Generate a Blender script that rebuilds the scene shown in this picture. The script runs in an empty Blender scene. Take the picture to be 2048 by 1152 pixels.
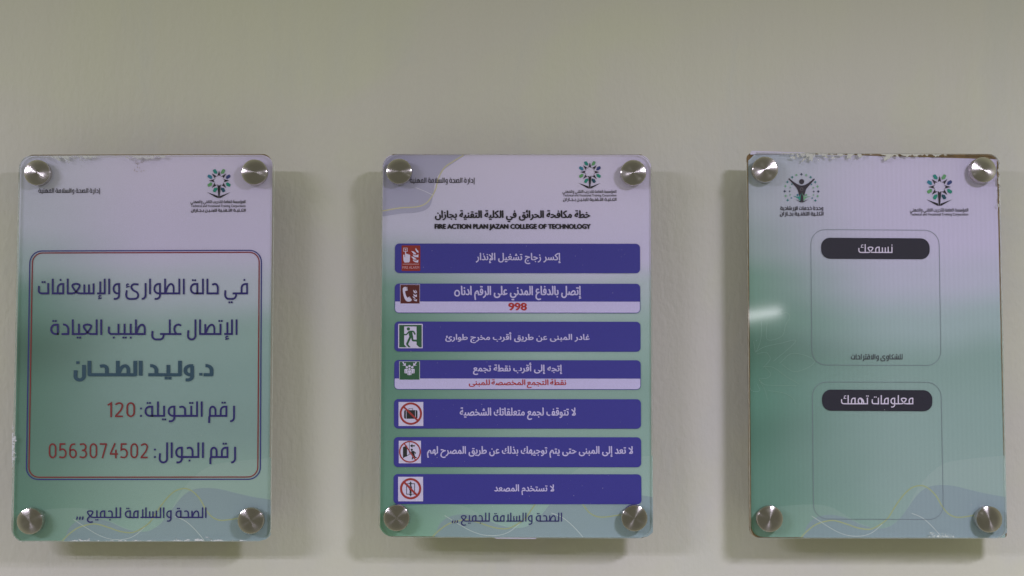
import bpy, bmesh, math, random, unicodedata
from mathutils import Vector, Matrix
from mathutils.geometry import tessellate_polygon
R = math.radians
scn = bpy.context.scene
COL = scn.collection

# ------------------------------------------------------------------ camera
F_PX, DIST, PITCH = 2844.0, 1.10, math.atan(194 / 2844.0)     # focal length in photo pixels, metres to the wall, tilt up
cam_d = bpy.data.cameras.new('camera'); cam = bpy.data.objects.new('camera', cam_d); COL.objects.link(cam)
cam.location = (0, -DIST, 0); cam.rotation_euler = (R(90) + PITCH, 0, 0)
cam_d.sensor_width = 36.0; cam_d.lens = F_PX / 2048 * 36.0
cam_d.clip_start = 0.02; cam_d.clip_end = 60
scn.camera = cam

# ------------------------------------------------------------------ room light
w = bpy.data.worlds.new('World'); scn.world = w; w.use_nodes = True
wn = w.node_tree; bg = wn.nodes['Background']; bg.inputs[1].default_value = 1.0
_tc = wn.nodes.new('ShaderNodeTexCoord'); _sx = wn.nodes.new('ShaderNodeSeparateXYZ'); wn.links.new(_tc.outputs['Generated'], _sx.inputs[0])
_mr = wn.nodes.new('ShaderNodeMapRange'); _mr.interpolation_type = 'SMOOTHSTEP'          # the far side of the room is dim, ceiling and side walls are pale
for _i, _v in enumerate((-0.93, -0.70, 0.0, 1.0)): _mr.inputs[_i + 1].default_value = _v
wn.links.new(_sx.outputs[1], _mr.inputs[0])
_mx = wn.nodes.new('ShaderNodeMix'); _mx.data_type = 'RGBA'; wn.links.new(_mr.outputs[0], _mx.inputs[0])
_mx.inputs[6].default_value = (.15, .148, .115, 1); _mx.inputs[7].default_value = (.445, .452, .33, 1)
wn.links.new(_mx.outputs[2], bg.inputs[0])

def lamp(name, loc, aim, sx, sz, watts, col, roll=0.0, spread=180):
    d = bpy.data.lights.new(name, 'AREA'); d.shape = 'RECTANGLE'; d.size = sx; d.size_y = sz
    d.energy = watts; d.color = col; d.spread = R(spread)
    o = bpy.data.objects.new(name, d); COL.objects.link(o); o.location = loc
    v = Vector(aim) - Vector(loc)
    o.rotation_euler = (v.to_track_quat('-Z', 'Y').to_matrix() @ Matrix.Rotation(roll, 3, 'Z')).to_euler()
    return o
LAMP_C = (1.0, 0.95, 1.20)
lamp('ceiling_lamp', (-1.30, -1.50, 0.50), (-1.30, -1.50, -1), 0.80, 0.14, 29.5, LAMP_C)          # both lamps face straight down
lamp('ceiling_lamp', (0.50, -0.92, 0.38), (0.50, -0.92, -1), 0.12, 0.12, 9.5, LAMP_C)
lamp('tube_lamp', (1.15, -6.0, 0.34), (0.19, 0, 0.05), 0.34, 0.028, 0.42, (0.95, 0.95, 1.0), roll=R(9))

scn.cycles.use_denoising = True; scn.cycles.denoiser = 'OPENIMAGEDENOISE'; scn.cycles.denoising_input_passes = 'RGB_ALBEDO_NORMAL'; scn.cycles.denoising_prefilter = 'ACCURATE'
vs = scn.view_settings
vs.view_transform = 'Standard'; vs.look = 'None'; vs.exposure = 0; vs.gamma = 1; vs.use_curve_mapping = False

# ------------------------------------------------------------------ pixel of the photo -> point on an upright plane
CP, SP = math.cos(PITCH), math.sin(PITCH)
def ray(px, py, depth):
    a, b = (px - 1024) / F_PX, (576 - py) / F_PX
    dy, dz = CP - b * SP, SP + b * CP
    t = (DIST - depth) / dy
    return Vector((a * t, -depth, dz * t))

# ------------------------------------------------------------------ materials
E_LIT = 0.56
def s2l(c):
    c /= 255.0
    return c / 12.92 if c <= 0.04045 else ((c + 0.055) / 1.055) ** 2.4
def alb(r, g, b, k=E_LIT):
    return tuple(min(.9, max(.006, (s2l(v) - .007) / k)) for v in (r, g, b)) + (1,)
MATS = {}
def ntree(name):
    m = bpy.data.materials.new(name); m.use_nodes = True
    nt = m.node_tree; return m, nt, nt.nodes['Principled BSDF'], nt.nodes, nt.links
def nd(nt, t, **kw):
    n = nt.nodes.new(t)
    for k, v in kw.items(): setattr(n, k, v)
    return n
def ink(rgb, alpha=1.0):
    key = ('ink', rgb, alpha)
    if key in MATS: return MATS[key]
    m, nt, p, N, L = ntree('ink')
    p.inputs['Roughness'].default_value = .55; p.inputs['Specular IOR Level'].default_value = .25
    tc = nd(nt, 'ShaderNodeTexCoord'); nz = nd(nt, 'ShaderNodeTexNoise'); nz.inputs['Scale'].default_value = 1400; nz.inputs['Detail'].default_value = 1
    L.new(tc.outputs['Object'], nz.inputs['Vector'])
    hs = nd(nt, 'ShaderNodeHueSaturation'); hs.inputs['Color'].default_value = alb(*rgb)
    mr = nd(nt, 'ShaderNodeMapRange'); mr.inputs[1].default_value = .25; mr.inputs[2].default_value = .75; mr.inputs[3].default_value = .95; mr.inputs[4].default_value = 1.05
    L.new(nz.outputs['Fac'], mr.inputs[0]); L.new(mr.outputs[0], hs.inputs['Value']); L.new(hs.outputs[0], p.inputs['Base Color'])
    p.inputs['Alpha'].default_value = alpha
    MATS[key] = m; return m

def mat_wall():
    m, nt, p, N, L = ntree('wall_paint')
    tc = nd(nt, 'ShaderNodeTexCoord')
    def noise(scale, vec=None, detail=3, rough=.55, dist=0):
        n = nd(nt, 'ShaderNodeTexNoise'); n.inputs['Scale'].default_value = scale; n.inputs['Detail'].default_value = detail
        n.inputs['Roughness'].default_value = rough; n.inputs['Distortion'].default_value = dist
        L.new(vec or tc.outputs['Object'], n.inputs['Vector']); return n.outputs['Fac']
    def mapping(sc, rot=(0, 0, 0)):
        mp = nd(nt, 'ShaderNodeMapping'); mp.inputs['Scale'].default_value = sc; mp.inputs['Rotation'].default_value = rot
        L.new(tc.outputs['Object'], mp.inputs['Vector']); return mp.outputs[0]
    def mrange(x, a, b, c, d):
        r = nd(nt, 'ShaderNodeMapRange'); r.interpolation_type = 'SMOOTHSTEP'
        for i, v in enumerate((a, b, c, d)): r.inputs[i + 1].default_value = v
        L.new(x, r.inputs[0]); return r.outputs[0]
    def mix(f, a, b, bt='MIX'):
        x = nd(nt, 'ShaderNodeMix', data_type='RGBA', blend_type=bt)
        if isinstance(f, float): x.inputs[0].default_value = f
        else: L.new(f, x.inputs[0])
        for i, v in ((6, a), (7, b)):
            if isinstance(v, tuple): x.inputs[i].default_value = v
            else: L.new(v, x.inputs[i])
        return x.outputs[2]
    base = (.62, .60, .555, 1)
    yel = (.625, .62, .525, 1); gry = (.575, .578, .56, 1)
    c = mix(mrange(noise(5, detail=4, dist=.6), .40, .62, 0, 1), base, yel)
    c = mix(mrange(noise(9, mapping((1, 1, .5)), 5, .65, 1.0), .50, .66, 0, .35), c, gry)
    brush = noise(60, mapping((1.0, 1, .07), (0, R(5), 0)), 4, .7)
    c = mix(mrange(brush, .35, .7, 0, .12), c, (.55, .535, .49, 1))
    L.new(c, p.inputs['Base Color'])
    p.inputs['Roughness'].default_value = .5; p.inputs['Specular IOR Level'].default_value = .35
    b1 = nd(nt, 'ShaderNodeBump'); b1.inputs['Strength'].default_value = .22; b1.inputs['Distance'].default_value = .0012
    L.new(noise(150, mapping((1.0, 1, .10), (0, R(4), 0)), 3, .6), b1.inputs['Height'])
    b2 = nd(nt, 'ShaderNodeBump'); b2.inputs['Strength'].default_value = .42; b2.inputs['Distance'].default_value = .0010
    L.new(noise(210, mapping((1.2, 1, .8)), 2, .5), b2.inputs['Height']); L.new(b1.outputs[0], b2.inputs['Normal'])
    b3 = nd(nt, 'ShaderNodeBump'); b3.inputs['Strength'].default_value = .25; b3.inputs['Distance'].default_value = .006
    L.new(noise(11, None, 3), b3.inputs['Height']); L.new(b2.outputs[0], b3.inputs['Normal'])
    L.new(b3.outputs[0], p.inputs['Normal'])
    return m

def mat_print(name, left, right, seed, W, H, lines=False, gain=1.0, tint=None, k=0):
    """printed gradient: colours down the left edge, colours down the right edge, blended across with soft clouds (object space)"""
    m, nt, p, N, L = ntree(name)
    tc = nd(nt, 'ShaderNodeTexCoord'); sx = nd(nt, 'ShaderNodeSeparateXYZ'); L.new(tc.outputs['Object'], sx.inputs[0])
    nz = nd(nt, 'ShaderNodeTexNoise', noise_dimensions='4D'); nz.inputs['W'].default_value = seed; nz.inputs['Scale'].default_value = 9; nz.inputs['Detail'].default_value = 2
    L.new(tc.outputs['Object'], nz.inputs['Vector'])
    def lin(x, a, b):
        r = nd(nt, 'ShaderNodeMapRange'); r.inputs[1].default_value = a; r.inputs[2].default_value = b; L.new(x, r.inputs[0]); return r.outputs[0]
    def add(a, b, k):
        n = nd(nt, 'ShaderNodeMath', operation='MULTIPLY_ADD'); L.new(b, n.inputs[0]); n.inputs[1].default_value = k; L.new(a, n.inputs[2])
        s = nd(nt, 'ShaderNodeMath', operation='SUBTRACT'); L.new(n.outputs[0], s.inputs[0]); s.inputs[1].default_value = k * .5; return s.outputs[0]
    v = add(lin(sx.outputs[2], H / 2, -H / 2), nz.outputs['Fac'], .12)
    u = add(lin(sx.outputs[0], -W / 2, W / 2), nz.outputs['Fac'], .35)
    def ramp(stops):
        r = nd(nt, 'ShaderNodeValToRGB'); r.color_ramp.interpolation = 'EASE'
        el = r.color_ramp.elements
        while len(el) < len(stops): el.new(.5)
        for e, (pos, c) in zip(el, stops): e.position = pos; e.color = alb(*c, (.505 + .115 * pos) * gain)
        L.new(v, r.inputs[0]); return r.outputs[0]
    uu = nd(nt, 'ShaderNodeMapRange'); uu.interpolation_type = 'SMOOTHSTEP'; uu.inputs[1].default_value = -.08; uu.inputs[2].default_value = .62
    L.new(u, uu.inputs[0])
    mx = nd(nt, 'ShaderNodeMix', data_type='RGBA'); L.new(uu.outputs[0], mx.inputs[0]); L.new(ramp(left), mx.inputs[6]); L.new(ramp(right), mx.inputs[7])
    if tint:
        tn = nd(nt, 'ShaderNodeMix', data_type='RGBA'); tn.inputs[0].default_value = k; L.new(mx.outputs[2], tn.inputs[6]); tn.inputs[7].default_value = alb(*tint); mx = tn
    g = nd(nt, 'ShaderNodeTexNoise'); g.inputs['Scale'].default_value = 1300; g.inputs['Detail'].default_value = 1; L.new(tc.outputs['Object'], g.inputs['Vector'])
    hs = nd(nt, 'ShaderNodeHueSaturation'); L.new(mx.outputs[2], hs.inputs['Color'])
    mr = nd(nt, 'ShaderNodeMapRange'); mr.inputs[1].default_value = .25; mr.inputs[2].default_value = .75; mr.inputs[3].default_value = .965; mr.inputs[4].default_value = 1.035
    L.new(g.outputs['Fac'], mr.inputs[0]); val = mr.outputs[0]
    if lines:                                            # fine vertical lines of the paper's laminate
        wv = nd(nt, 'ShaderNodeTexWave'); wv.bands_direction = 'X'; wv.inputs['Scale'].default_value = 90; wv.inputs['Distortion'].default_value = .3
        L.new(tc.outputs['Object'], wv.inputs['Vector'])
        k = nd(nt, 'ShaderNodeMath', operation='MULTIPLY_ADD'); L.new(wv.outputs['Fac'], k.inputs[0]); k.inputs[1].default_value = .03; k.inputs[2].default_value = .985
        q = nd(nt, 'ShaderNodeMath', operation='MULTIPLY'); L.new(k.outputs[0], q.inputs[0]); L.new(val, q.inputs[1]); val = q.outputs[0]
    L.new(val, hs.inputs['Value']); L.new(hs.outputs[0], p.inputs['Base Color'])
    p.inputs['Roughness'].default_value = .55; p.inputs['Specular IOR Level'].default_value = .25
    return m

def mat_acrylic():
    m, nt, p, N, L = ntree('clear_acrylic'); out = N['Material Output']; N.remove(p)
    tr = nd(nt, 'ShaderNodeBsdfTransparent'); tr.inputs[0].default_value = (.985, .99, .985, 1)
    gl = nd(nt, 'ShaderNodeBsdfGlossy'); gl.inputs['Roughness'].default_value = .05
    lw = nd(nt, 'ShaderNodeLayerWeight'); pw = nd(nt, 'ShaderNodeMath', operation='POWER'); L.new(lw.outputs['Facing'], pw.inputs[0]); pw.inputs[1].default_value = 5
    fr = nd(nt, 'ShaderNodeMath', operation='MULTIPLY_ADD'); L.new(pw.outputs[0], fr.inputs[0]); fr.inputs[1].default_value = .96; fr.inputs[2].default_value = .04
    tc = nd(nt, 'ShaderNodeTexCoord'); nz = nd(nt, 'ShaderNodeTexNoise'); nz.inputs['Scale'].default_value = 7; nz.inputs['Detail'].default_value = 1
    L.new(tc.outputs['Object'], nz.inputs['Vector'])
    bp = nd(nt, 'ShaderNodeBump'); bp.inputs['Strength'].default_value = .05; bp.inputs['Distance'].default_value = .004
    L.new(nz.outputs['Fac'], bp.inputs['Height']); L.new(bp.outputs[0], gl.inputs['Normal'])
    mx = nd(nt, 'ShaderNodeMixShader'); L.new(fr.outputs[0], mx.inputs[0]); L.new(tr.outputs[0], mx.inputs[1]); L.new(gl.outputs[0], mx.inputs[2])
    L.new(mx.outputs[0], out.inputs[0]); return m
def mat_rim():
    m, nt, p, N, L = ntree('acrylic_edge')
    tc = nd(nt, 'ShaderNodeTexCoord'); nz = nd(nt, 'ShaderNodeTexNoise'); nz.inputs['Scale'].default_value = 260; L.new(tc.outputs['Object'], nz.inputs['Vector'])
    mr = nd(nt, 'ShaderNodeMapRange'); mr.inputs[1].default_value = .3; mr.inputs[2].default_value = .7; mr.inputs[3].default_value = .55; mr.inputs[4].default_value = .9
    L.new(nz.outputs['Fac'], mr.inputs[0]); L.new(mr.outputs[0], p.inputs['Alpha'])
    p.inputs['Base Color'].default_value = (.74, .80, .77, 1); p.inputs['Roughness'].default_value = .25; return m
def mat_steel():
    m, nt, p, N, L = ntree('turned_steel')
    p.inputs['Base Color'].default_value = (.52, .485, .455, 1); p.inputs['Metallic'].default_value = 1
    p.inputs['Roughness'].default_value = .30; p.inputs['Anisotropic'].default_value = .92; p.inputs['Anisotropic Rotation'].default_value = .25
    tg = nd(nt, 'ShaderNodeTangent'); tg.direction_type = 'RADIAL'; tg.axis = 'Y'; L.new(tg.outputs[0], p.inputs['Tangent'])
    tc = nd(nt, 'ShaderNodeTexCoord'); mp = nd(nt, 'ShaderNodeMapping'); mp.inputs['Scale'].default_value = (1, 0, 1); L.new(tc.outputs['Object'], mp.inputs['Vector'])
    ln = nd(nt, 'ShaderNodeVectorMath', operation='LENGTH'); L.new(mp.outputs[0], ln.inputs[0])
    nz = nd(nt, 'ShaderNodeTexNoise', noise_dimensions='1D'); nz.inputs['Scale'].default_value = 1800; nz.inputs['Detail'].default_value = 2; L.new(ln.outputs['Value'], nz.inputs['W'])
    mr = nd(nt, 'ShaderNodeMapRange'); mr.inputs[1].default_value = .3; mr.inputs[2].default_value = .7; mr.inputs[3].default_value = .17; mr.inputs[4].default_value = .21
    L.new(nz.outputs['Fac'], mr.inputs[0]); L.new(mr.outputs[0], p.inputs['Roughness'])
    return m
def mat_plain(name, c, rough=.7, nscale=300, amp=.2, bump=0):
    m, nt, p, N, L = ntree(name); p.inputs['Roughness'].default_value = rough
    tc = nd(nt, 'ShaderNodeTexCoord'); nz = nd(nt, 'ShaderNodeTexNoise'); nz.inputs['Scale'].default_value = nscale; L.new(tc.outputs['Object'], nz.inputs['Vector'])
    hs = nd(nt, 'ShaderNodeHueSaturation'); hs.inputs['Color'].default_value = (*c, 1)
    mr = nd(nt, 'ShaderNodeMapRange'); mr.inputs[1].default_value = .25; mr.inputs[2].default_value = .75; mr.inputs[3].default_value = 1 - amp; mr.inputs[4].default_value = 1 + amp
    L.new(nz.outputs['Fac'], mr.inputs[0]); L.new(mr.outputs[0], hs.inputs['Value']); L.new(hs.outputs[0], p.inputs['Base Color'])
    if bump:
        b = nd(nt, 'ShaderNodeBump'); b.inputs['Strength'].default_value = bump; b.inputs['Distance'].default_value = .001
        L.new(nz.outputs['Fac'], b.inputs['Height']); L.new(b.outputs[0], p.inputs['Normal'])
    return m
M_ACR, M_RIM, M_STEEL = mat_acrylic(), mat_rim(), mat_steel()
M_BOARD = mat_plain('brown_fibreboard', (.20, .125, .055), .8, 240, .35)
M_PAPER = mat_plain('paper', (.62, .58, .74), .7, 300, .04)
M_DARK = mat_plain('dark_steel', (.16, .15, .14), .4)

# ------------------------------------------------------------------ 2D shapes (photo pixels)
def rounded(pts, closed=False, seg=7):
    n = len(pts); out = []
    for i, p in enumerate(pts):
        r = p[2] if len(p) > 2 else 0
        if not r or (not closed and i in (0, n - 1)): out.append((p[0], p[1])); continue
        c = Vector(p[:2]); a = Vector(pts[i - 1][:2]); b = Vector(pts[(i + 1) % n][:2])
        da, db = a - c, b - c
        def share(q, k):                                  # two rounded corners on one edge share its length
            o = q[2] if len(q) > 2 else 0
            if not closed and k in (0, n - 1): o = 0
            return .98 * r / (r + o)
        r1, r2 = min(r, da.length * share(pts[i - 1], (i - 1) % n)), min(r, db.length * share(pts[(i + 1) % n], (i + 1) % n))
        s, e = c + da.normalized() * r1, c + db.normalized() * r2
        k = .5523
        c1, c2 = s + (c - s) * k, e + (c - e) * k
        for j in range(seg + 1):
            t = j / seg; q = s * (1 - t) ** 3 + c1 * 3 * t * (1 - t) ** 2 + c2 * 3 * t * t * (1 - t) + e * t ** 3
            out.append((q.x, q.y))
    return out
def catmull(pts, seg=6):
    P = [Vector(p[:2]) for p in pts]; out = []
    P = [P[0] * 2 - P[1]] + P + [P[-1] * 2 - P[-2]]
    for i in range(1, len(P) - 2):
        a, b, c, d = P[i - 1:i + 3]
        for j in range(seg):
            t = j / seg
            q = .5 * ((2 * b) + (c - a) * t + (2 * a - 5 * b + 4 * c - d) * t * t + (3 * b - a - 3 * c + d) * t ** 3)
            out.append((q.x, q.y))
    out.append((P[-2].x, P[-2].y)); return out
def rquad(tl, tr, br, bl, r, seg=8):
    rr = r if isinstance(r, (list, tuple)) else (r,) * 4
    return rounded([(*tl, rr[0]), (*tr, rr[1]), (*br, rr[2]), (*bl, rr[3])], True, seg)
def rrect(x0, y0, x1, y1, r=0, seg=6):
    return rquad((x0, y0), (x1, y0), (x1, y1), (x0, y1), r, seg) if r else [(x0, y0), (x1, y0), (x1, y1), (x0, y1)]
def disc(x, y, r, n=20): return [(x + r * math.cos(2 * math.pi * i / n), y + r * math.sin(2 * math.pi * i / n)) for i in range(n)]
def ribbon(pts, wdt, closed=False):
    """list of quads along a path"""
    P = []
    for p in pts:
        if not P or (Vector(p) - P[-1]).length > 1e-6: P.append(Vector(p))
    if closed and (P[0] - P[-1]).length < 1e-6: P.pop()
    n = len(P)
    if n < 2: return [], []
    V = []
    for i in range(n):
        a = P[i - 1] if (i > 0 or closed) else None; b = P[(i + 1) % n] if (i < n - 1 or closed) else None
        d1 = (P[i] - a).normalized() if a is not None else None; d2 = (b - P[i]).normalized() if b is not None else None
        if d1 is None: d1 = d2
        if d2 is None: d2 = d1
        n1 = Vector((-d1.y, d1.x)); n2 = Vector((-d2.y, d2.x)); m = n1 + n2
        if m.length < 1e-4: m = n1
        m.normalize(); k = wdt / 2 / max(.45, m.dot(n1))
        V += [P[i] + m * k, P[i] - m * k]
    Fs = []
    for i in range(n if closed else n - 1):
        j = (i + 1) % n; Fs.append((2 * i, 2 * j, 2 * j + 1, 2 * i + 1))
    return [(v.x, v.y) for v in V], Fs

STEP = 4e-5
class Ink:
    """flat print on a sign's sheet: shapes in photo pixels, each a hair above the one below"""
    def __init__(s, layer): s.v, s.f, s.m, s.mats, s.layer = [], [], [], [], layer
    def mi(s, m):
        if m not in s.mats: s.mats.append(m)
        return s.mats.index(m)
    def raw(s, V, Fs, m, lay=0):
        o = len(s.v); s.v += [(x, y, s.layer + lay) for x, y in V]; k = s.mi(m)
        for f in Fs: s.f.append([o + i for i in f]); s.m.append(k)
    def poly(s, pts, m, lay=0):
        tr = tessellate_polygon([[Vector((x, y, 0)) for x, y in pts]])
        s.raw(pts, tr, m, lay); return s
    def line(s, pts, wdt, m, lay=0, closed=False):
        V, Fs = ribbon(pts, wdt, closed); s.raw(V, Fs, m, lay); return s

# ------------------------------------------------------------------ stroke lettering for the geometric kufi
def kglyph(ch, cr, cl):
    """strokes (path, lay), dots, advance, in a 100-unit alif; x runs leftwards from the pen"""
    S, D, G = [], [], 22
    base_of = {'ب': ('t', [(0, -17)]), 'ت': ('t', [(-8, 90), (8, 90)]), 'ن': ('t', [(0, 90)]), 'ي': ('t', [(-8, -17), (8, -17)]), 'ئ': ('t', []), 'ث': ('t', [])}
    def body(wd): return wd + (G if cl else 0)
    def base(x1, x0=0): S.append([(x0, 6), (x1, 6)])
    def dots(cx, lst): D.extend([(cx + a, b) for a, b in lst])
    def hamza(x, y, k=1.0):
        S.append(('thin', catmull([(x - 8 * k, y + 9 * k), (x + 2 * k, y + 12 * k), (x + 8 * k, y + 4 * k), (x + 2 * k, y - 2 * k)])))
        S.append(('thin', [(x - 12 * k, y - 3 * k), (x + 12 * k, y - 9 * k)]))
    if ch in 'اإأآ':
        if cr: base(12)
        S.append([(6, 0), (6, 100)])
        if ch == 'إ': hamza(6, -20)
        if ch == 'أ': hamza(6, 118)
        return S, D, 12
    if ch in ('لا', 'لإ', 'لأ'):
        S += [[(6, 100), (6, 0)]]; base(57); S.append([(36, 82), (36, 6)])
        if ch == 'لإ': hamza(38, -20)
        return S, D, 57
    if ch == 'ـ': base(26); return S, D, 26
    if ch in base_of and (cl or ch in 'بت'):
        if cl:
            S.append([(6, 72), (6, 0)]); base(40); dots(6, base_of[ch][1]); return S, D, 40
        S.append([(6, 72), (6, 0)])
        S.append(rounded([(0, 6), (71, 6, 20), (68, 54)])); dots(37, [(a, b if b < 0 else 78) for a, b in base_of[ch][1]])
        return S, D, 77
    if ch == 'ن':
        S.append(rounded([(6, 72), (6, -29, 26), (54, -29, 26), (52, 36)])); dots(32, [(0, 88)])
        if cr: base(6)
        return S, D, 60
    if ch in 'يىئ':
        if cr:
            base(32); S.append(rounded([(9, 6), (9, -29, 24), (84, -29, 26), (81, 26)])); wd = 90
            if ch == 'ي': dots(46, [(-8, -51), (8, -51)])
        else:
            S.append(catmull([(3, 62), (24, 65), (42, 62), (52, 46), (40, 27), (14, 12), (6, -6), (14, -24), (36, -29), (64, -29), (82, -20), (86, 2), (82, 26)])); wd = 92
            if ch == 'ي': dots(46, [(-8, -51), (8, -51)])
            if ch == 'ئ': hamza(76, 54)
        return S, D, wd
    if ch == 'ل':
        if cl: S.append([(6, 100), (6, 0)]); base(38); return S, D, 38
        S.append(rounded([(6, 100), (6, -29, 24), (56, -29, 24), (53, 30)]))
        if cr: base(6)
        return S, D, 62
    if ch in 'فقم':
        if ch in 'فق' or cl:
            S.append(rounded([(6, 0), (6, 66), (43, 66, 26), (43, 6, 8)])); a = body(49); base(a)
            if ch == 'ف': dots(24, [(0, 92)])
            if ch == 'ق': dots(24, [(-8, 92), (8, 92)])
            return S, D, a
        S.append(rounded([(6, 0), (6, 66, 26), (42, 66, 24), (42, 6, 4)])); base(40); S.append(rounded([(34, 6), (47, 6, 12), (47, -40)]))
        return S, D, 54
    if ch in 'ةه' and not cl:
        S.append(rounded([(6, 0), (6, 66), (49, 66, 28), (49, 6, 28), (0, 6)]))
        if ch == 'ة': dots(28, [(-8, 90), (8, 90)])
        return S, D, 55
    if ch == 'ه':
        S.append(catmull([(4, 6), (8, 36), (24, 60), (42, 66), (58, 52), (60, 26), (48, 8)]))
        S.append(catmull([(30, 8), (22, 28), (28, 50), (40, 64)])); a = body(66); base(a); return S, D, a
    if ch in 'وؤ':
        S.append(rounded([(6, 66), (6, -29, 24), (42, -29)])); S.append(rounded([(0, 66), (43, 66, 28), (43, 6, 26), (6, 6)]))
        if cr: base(8)
        if ch == 'ؤ': hamza(26, 92)
        return S, D, 49
    if ch in 'رز':
        S.append(rounded([(6, 72), (6, -29, 24), (32, -29)]))
        if cr: base(8)
        if ch == 'ز': dots(6, [(0, 90)])
        return S, D, 32
    if ch in 'دذ':
        S.append(rounded([(40, 67), (6, 67, 30), (6, 0)])); base(50)
        return S, D, 50
    if ch in 'حجخ':
        S.append(rounded([(44, 62), (30, 66, 6), (6, 66, 24), (6, 0)])); a = body(48); base(a)
        if ch == 'ج': dots(26, [(0, -17)])
        if ch == 'خ': dots(26, [(0, 90)])
        return S, D, a
    if ch in 'سش':
        S += [[(6, 70), (6, 0)], [(37, 63), (37, 6)], [(68, 63), (68, 6)]]; a = body(74); base(a)
        if ch == 'ش': dots(37, [(-8, 82), (8, 82), (0, 97)])
        return S, D, a
    if ch in 'صض':
        S.append(rounded([(6, 0), (6, 66, 28), (40, 66, 26), (64, 8)])); S.append([(66, 70), (66, 6)]); a = body(72); base(a); return S, D, a
    if ch in 'طظ':
        S.append(rounded([(6, 0), (6, 66, 28), (40, 66, 26), (62, 8)])); S.append([(64, 100), (64, 6)]); a = body(70); base(a); return S, D, a
    if ch == 'ع':
        if cr:
            lp = [(20, 10), (36, 26), (51, 48), (50, 61), (28, 67), (6, 61), (5, 48), (20, 26), (36, 10)]
            if cl: S.append(catmull([(0, 6)] + lp + [(56, 6)])); a = body(56); base(a, 50); return S, D, a
            S.append(catmull([(0, 6)] + lp[:-1])); S.append(catmull([(20, 26), (42, 6), (52, -10), (48, -30), (28, -40), (4, -36)])); return S, D, 58
        S.append(catmull([(2, 60), (18, 67), (38, 60), (46, 40), (42, 20), (32, 6)])); a = body(48); base(a); return S, D, a
    if ch == 'ك':
        if cl: S.append(rounded([(2, 97), (38, 62, 8), (6, 6)])); a = body(44); base(a); return S, D, a
        S.append([(6, 100), (6, 0)]); S.append(rounded([(0, 6), (74, 6, 24), (74, 56)]))
        S.append(('thin', rounded([(26, 92), (46, 92, 8), (46, 66)]))); S.append(('thin', [(24, 64), (54, 64)])); return S, D, 80
    if ch == ':': return S, [(6, 6), (6, 54)], 12
    if ch == '.': return S, [(8, 9)], 16
    if ch == ',': return [[(0, 14), (7, -16)]], D, 8
    return S, D, 30
RIGHT_ONLY = set('اإأآدذرزوؤةىلا') - set('ل')
def joins_left(c): return c not in RIGHT_ONLY and c not in ' :.,ء' and not (len(c) == 2)
DIGITS = {
    '0': [rounded([(30, 100), (6, 100, 30), (6, 0, 30), (54, 0, 30), (54, 100, 30), (30, 100)])],
    '1': [[(6, 84), (30, 100), (30, -6)]],
    '2': [rounded([(4, 88), (18, 100, 14), (52, 100, 28), (52, 58, 30), (6, 4, 6), (6, 0)]), [(0, 0), (56, 0)]],
    '3': [rounded([(4, 96), (18, 100, 14), (50, 100, 24), (50, 53, 24), (20, 53)]), rounded([(20, 53), (54, 53, 26), (54, 0, 28), (16, 0, 14), (2, 6)])],
    '4': [[(40, 106), (4, 30), (4, 24)], [(0, 26), (62, 26)], [(46, 58), (46, -6)]],
    '5': [rounded([(50, 100), (10, 100), (8, 56), (20, 62, 8), (54, 62, 30), (54, 0, 30), (18, 0, 14), (2, 5)])],
    '6': [rounded([(48, 98), (34, 100, 12), (8, 92, 24), (6, 50), (6, 0, 30), (54, 0, 28), (54, 58, 28), (18, 58, 10), (6, 48)])],
    '7': [[(0, 100), (54, 100)], [(52, 104), (20, -6)]]}
def digits(inkm, text, x0, x1, y0, y1, m, T=12.0):
    pen, qs = 0, []
    for c in text:
        wd = max(p[0] for s_ in DIGITS[c] for p in s_)
        for q, s_ in enumerate(DIGITS[c]): qs.append(ribbon([(pen + x, y) for x, y in s_], T) + (q,))
        pen += (60 if c != '1' else 36) + 20
    xs = [v[0] for V, _, _ in qs for v in V]; a, b_ = min(xs), max(xs)
    for V, Fs, q in qs: inkm.raw([(x0 + (x - a) / (b_ - a) * (x1 - x0), y1 - (y + 6) / 112 * (y1 - y0)) for x, y in V], Fs, m, q * .5)
def kufi(inkm, text, x0, x1, top, basey, m, T=12.0, lay=0, slope=0.0):
    toks, i = [], 0
    while i < len(text):
        if text[i] == 'ل' and i + 1 < len(text) and text[i + 1] in 'اإأ':
            toks.append('ل' + text[i + 1]); i += 2
        else: toks.append(text[i]); i += 1
    pen, quads = 0.0, []
    for k, c in enumerate(toks):
        if c == ' ': pen += 18; continue
        if c == '.': pen -= 13
        cr = k > 0 and toks[k - 1] != ' ' and joins_left(toks[k - 1]) and c not in ':.,'
        cl = k + 1 < len(toks) and joins_left(c) and toks[k + 1] not in ' :.,'
        S, D, adv = kglyph(c, cr, cl)
        for st in S:
            t = T; q = len(quads) % 9
            if isinstance(st, tuple): st, t = st[1], T * .62
            quads.append(ribbon([(-(pen + x), y) for x, y in st], t) + (q,))
        ds = T * .95 if T < 16 else T * .85
        for x, y in D:
            X, Y = -(pen + (x * (1 if T < 16 else 1.25))), y
            quads.append(([(X - ds / 2, Y - ds / 2), (X + ds / 2, Y - ds / 2), (X + ds / 2, Y + ds / 2), (X - ds / 2, Y + ds / 2)], [(0, 1, 2, 3)], len(quads) % 9))
        pen += adv + (0 if cl else 18)
    xs = [v[0] for V, _, _ in quads for v in V]; a, b = min(xs), max(xs)
    sx = (x1 - x0) / (b - a); sy = (basey - top) / 100.0
    for V, Fs, q in quads:
        inkm.raw([(x0 + (x - a) * sx, basey - y * sy + slope * (x0 + (x - a) * sx - x0)) for x, y in V], Fs, m, lay + q * .5)

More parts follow.
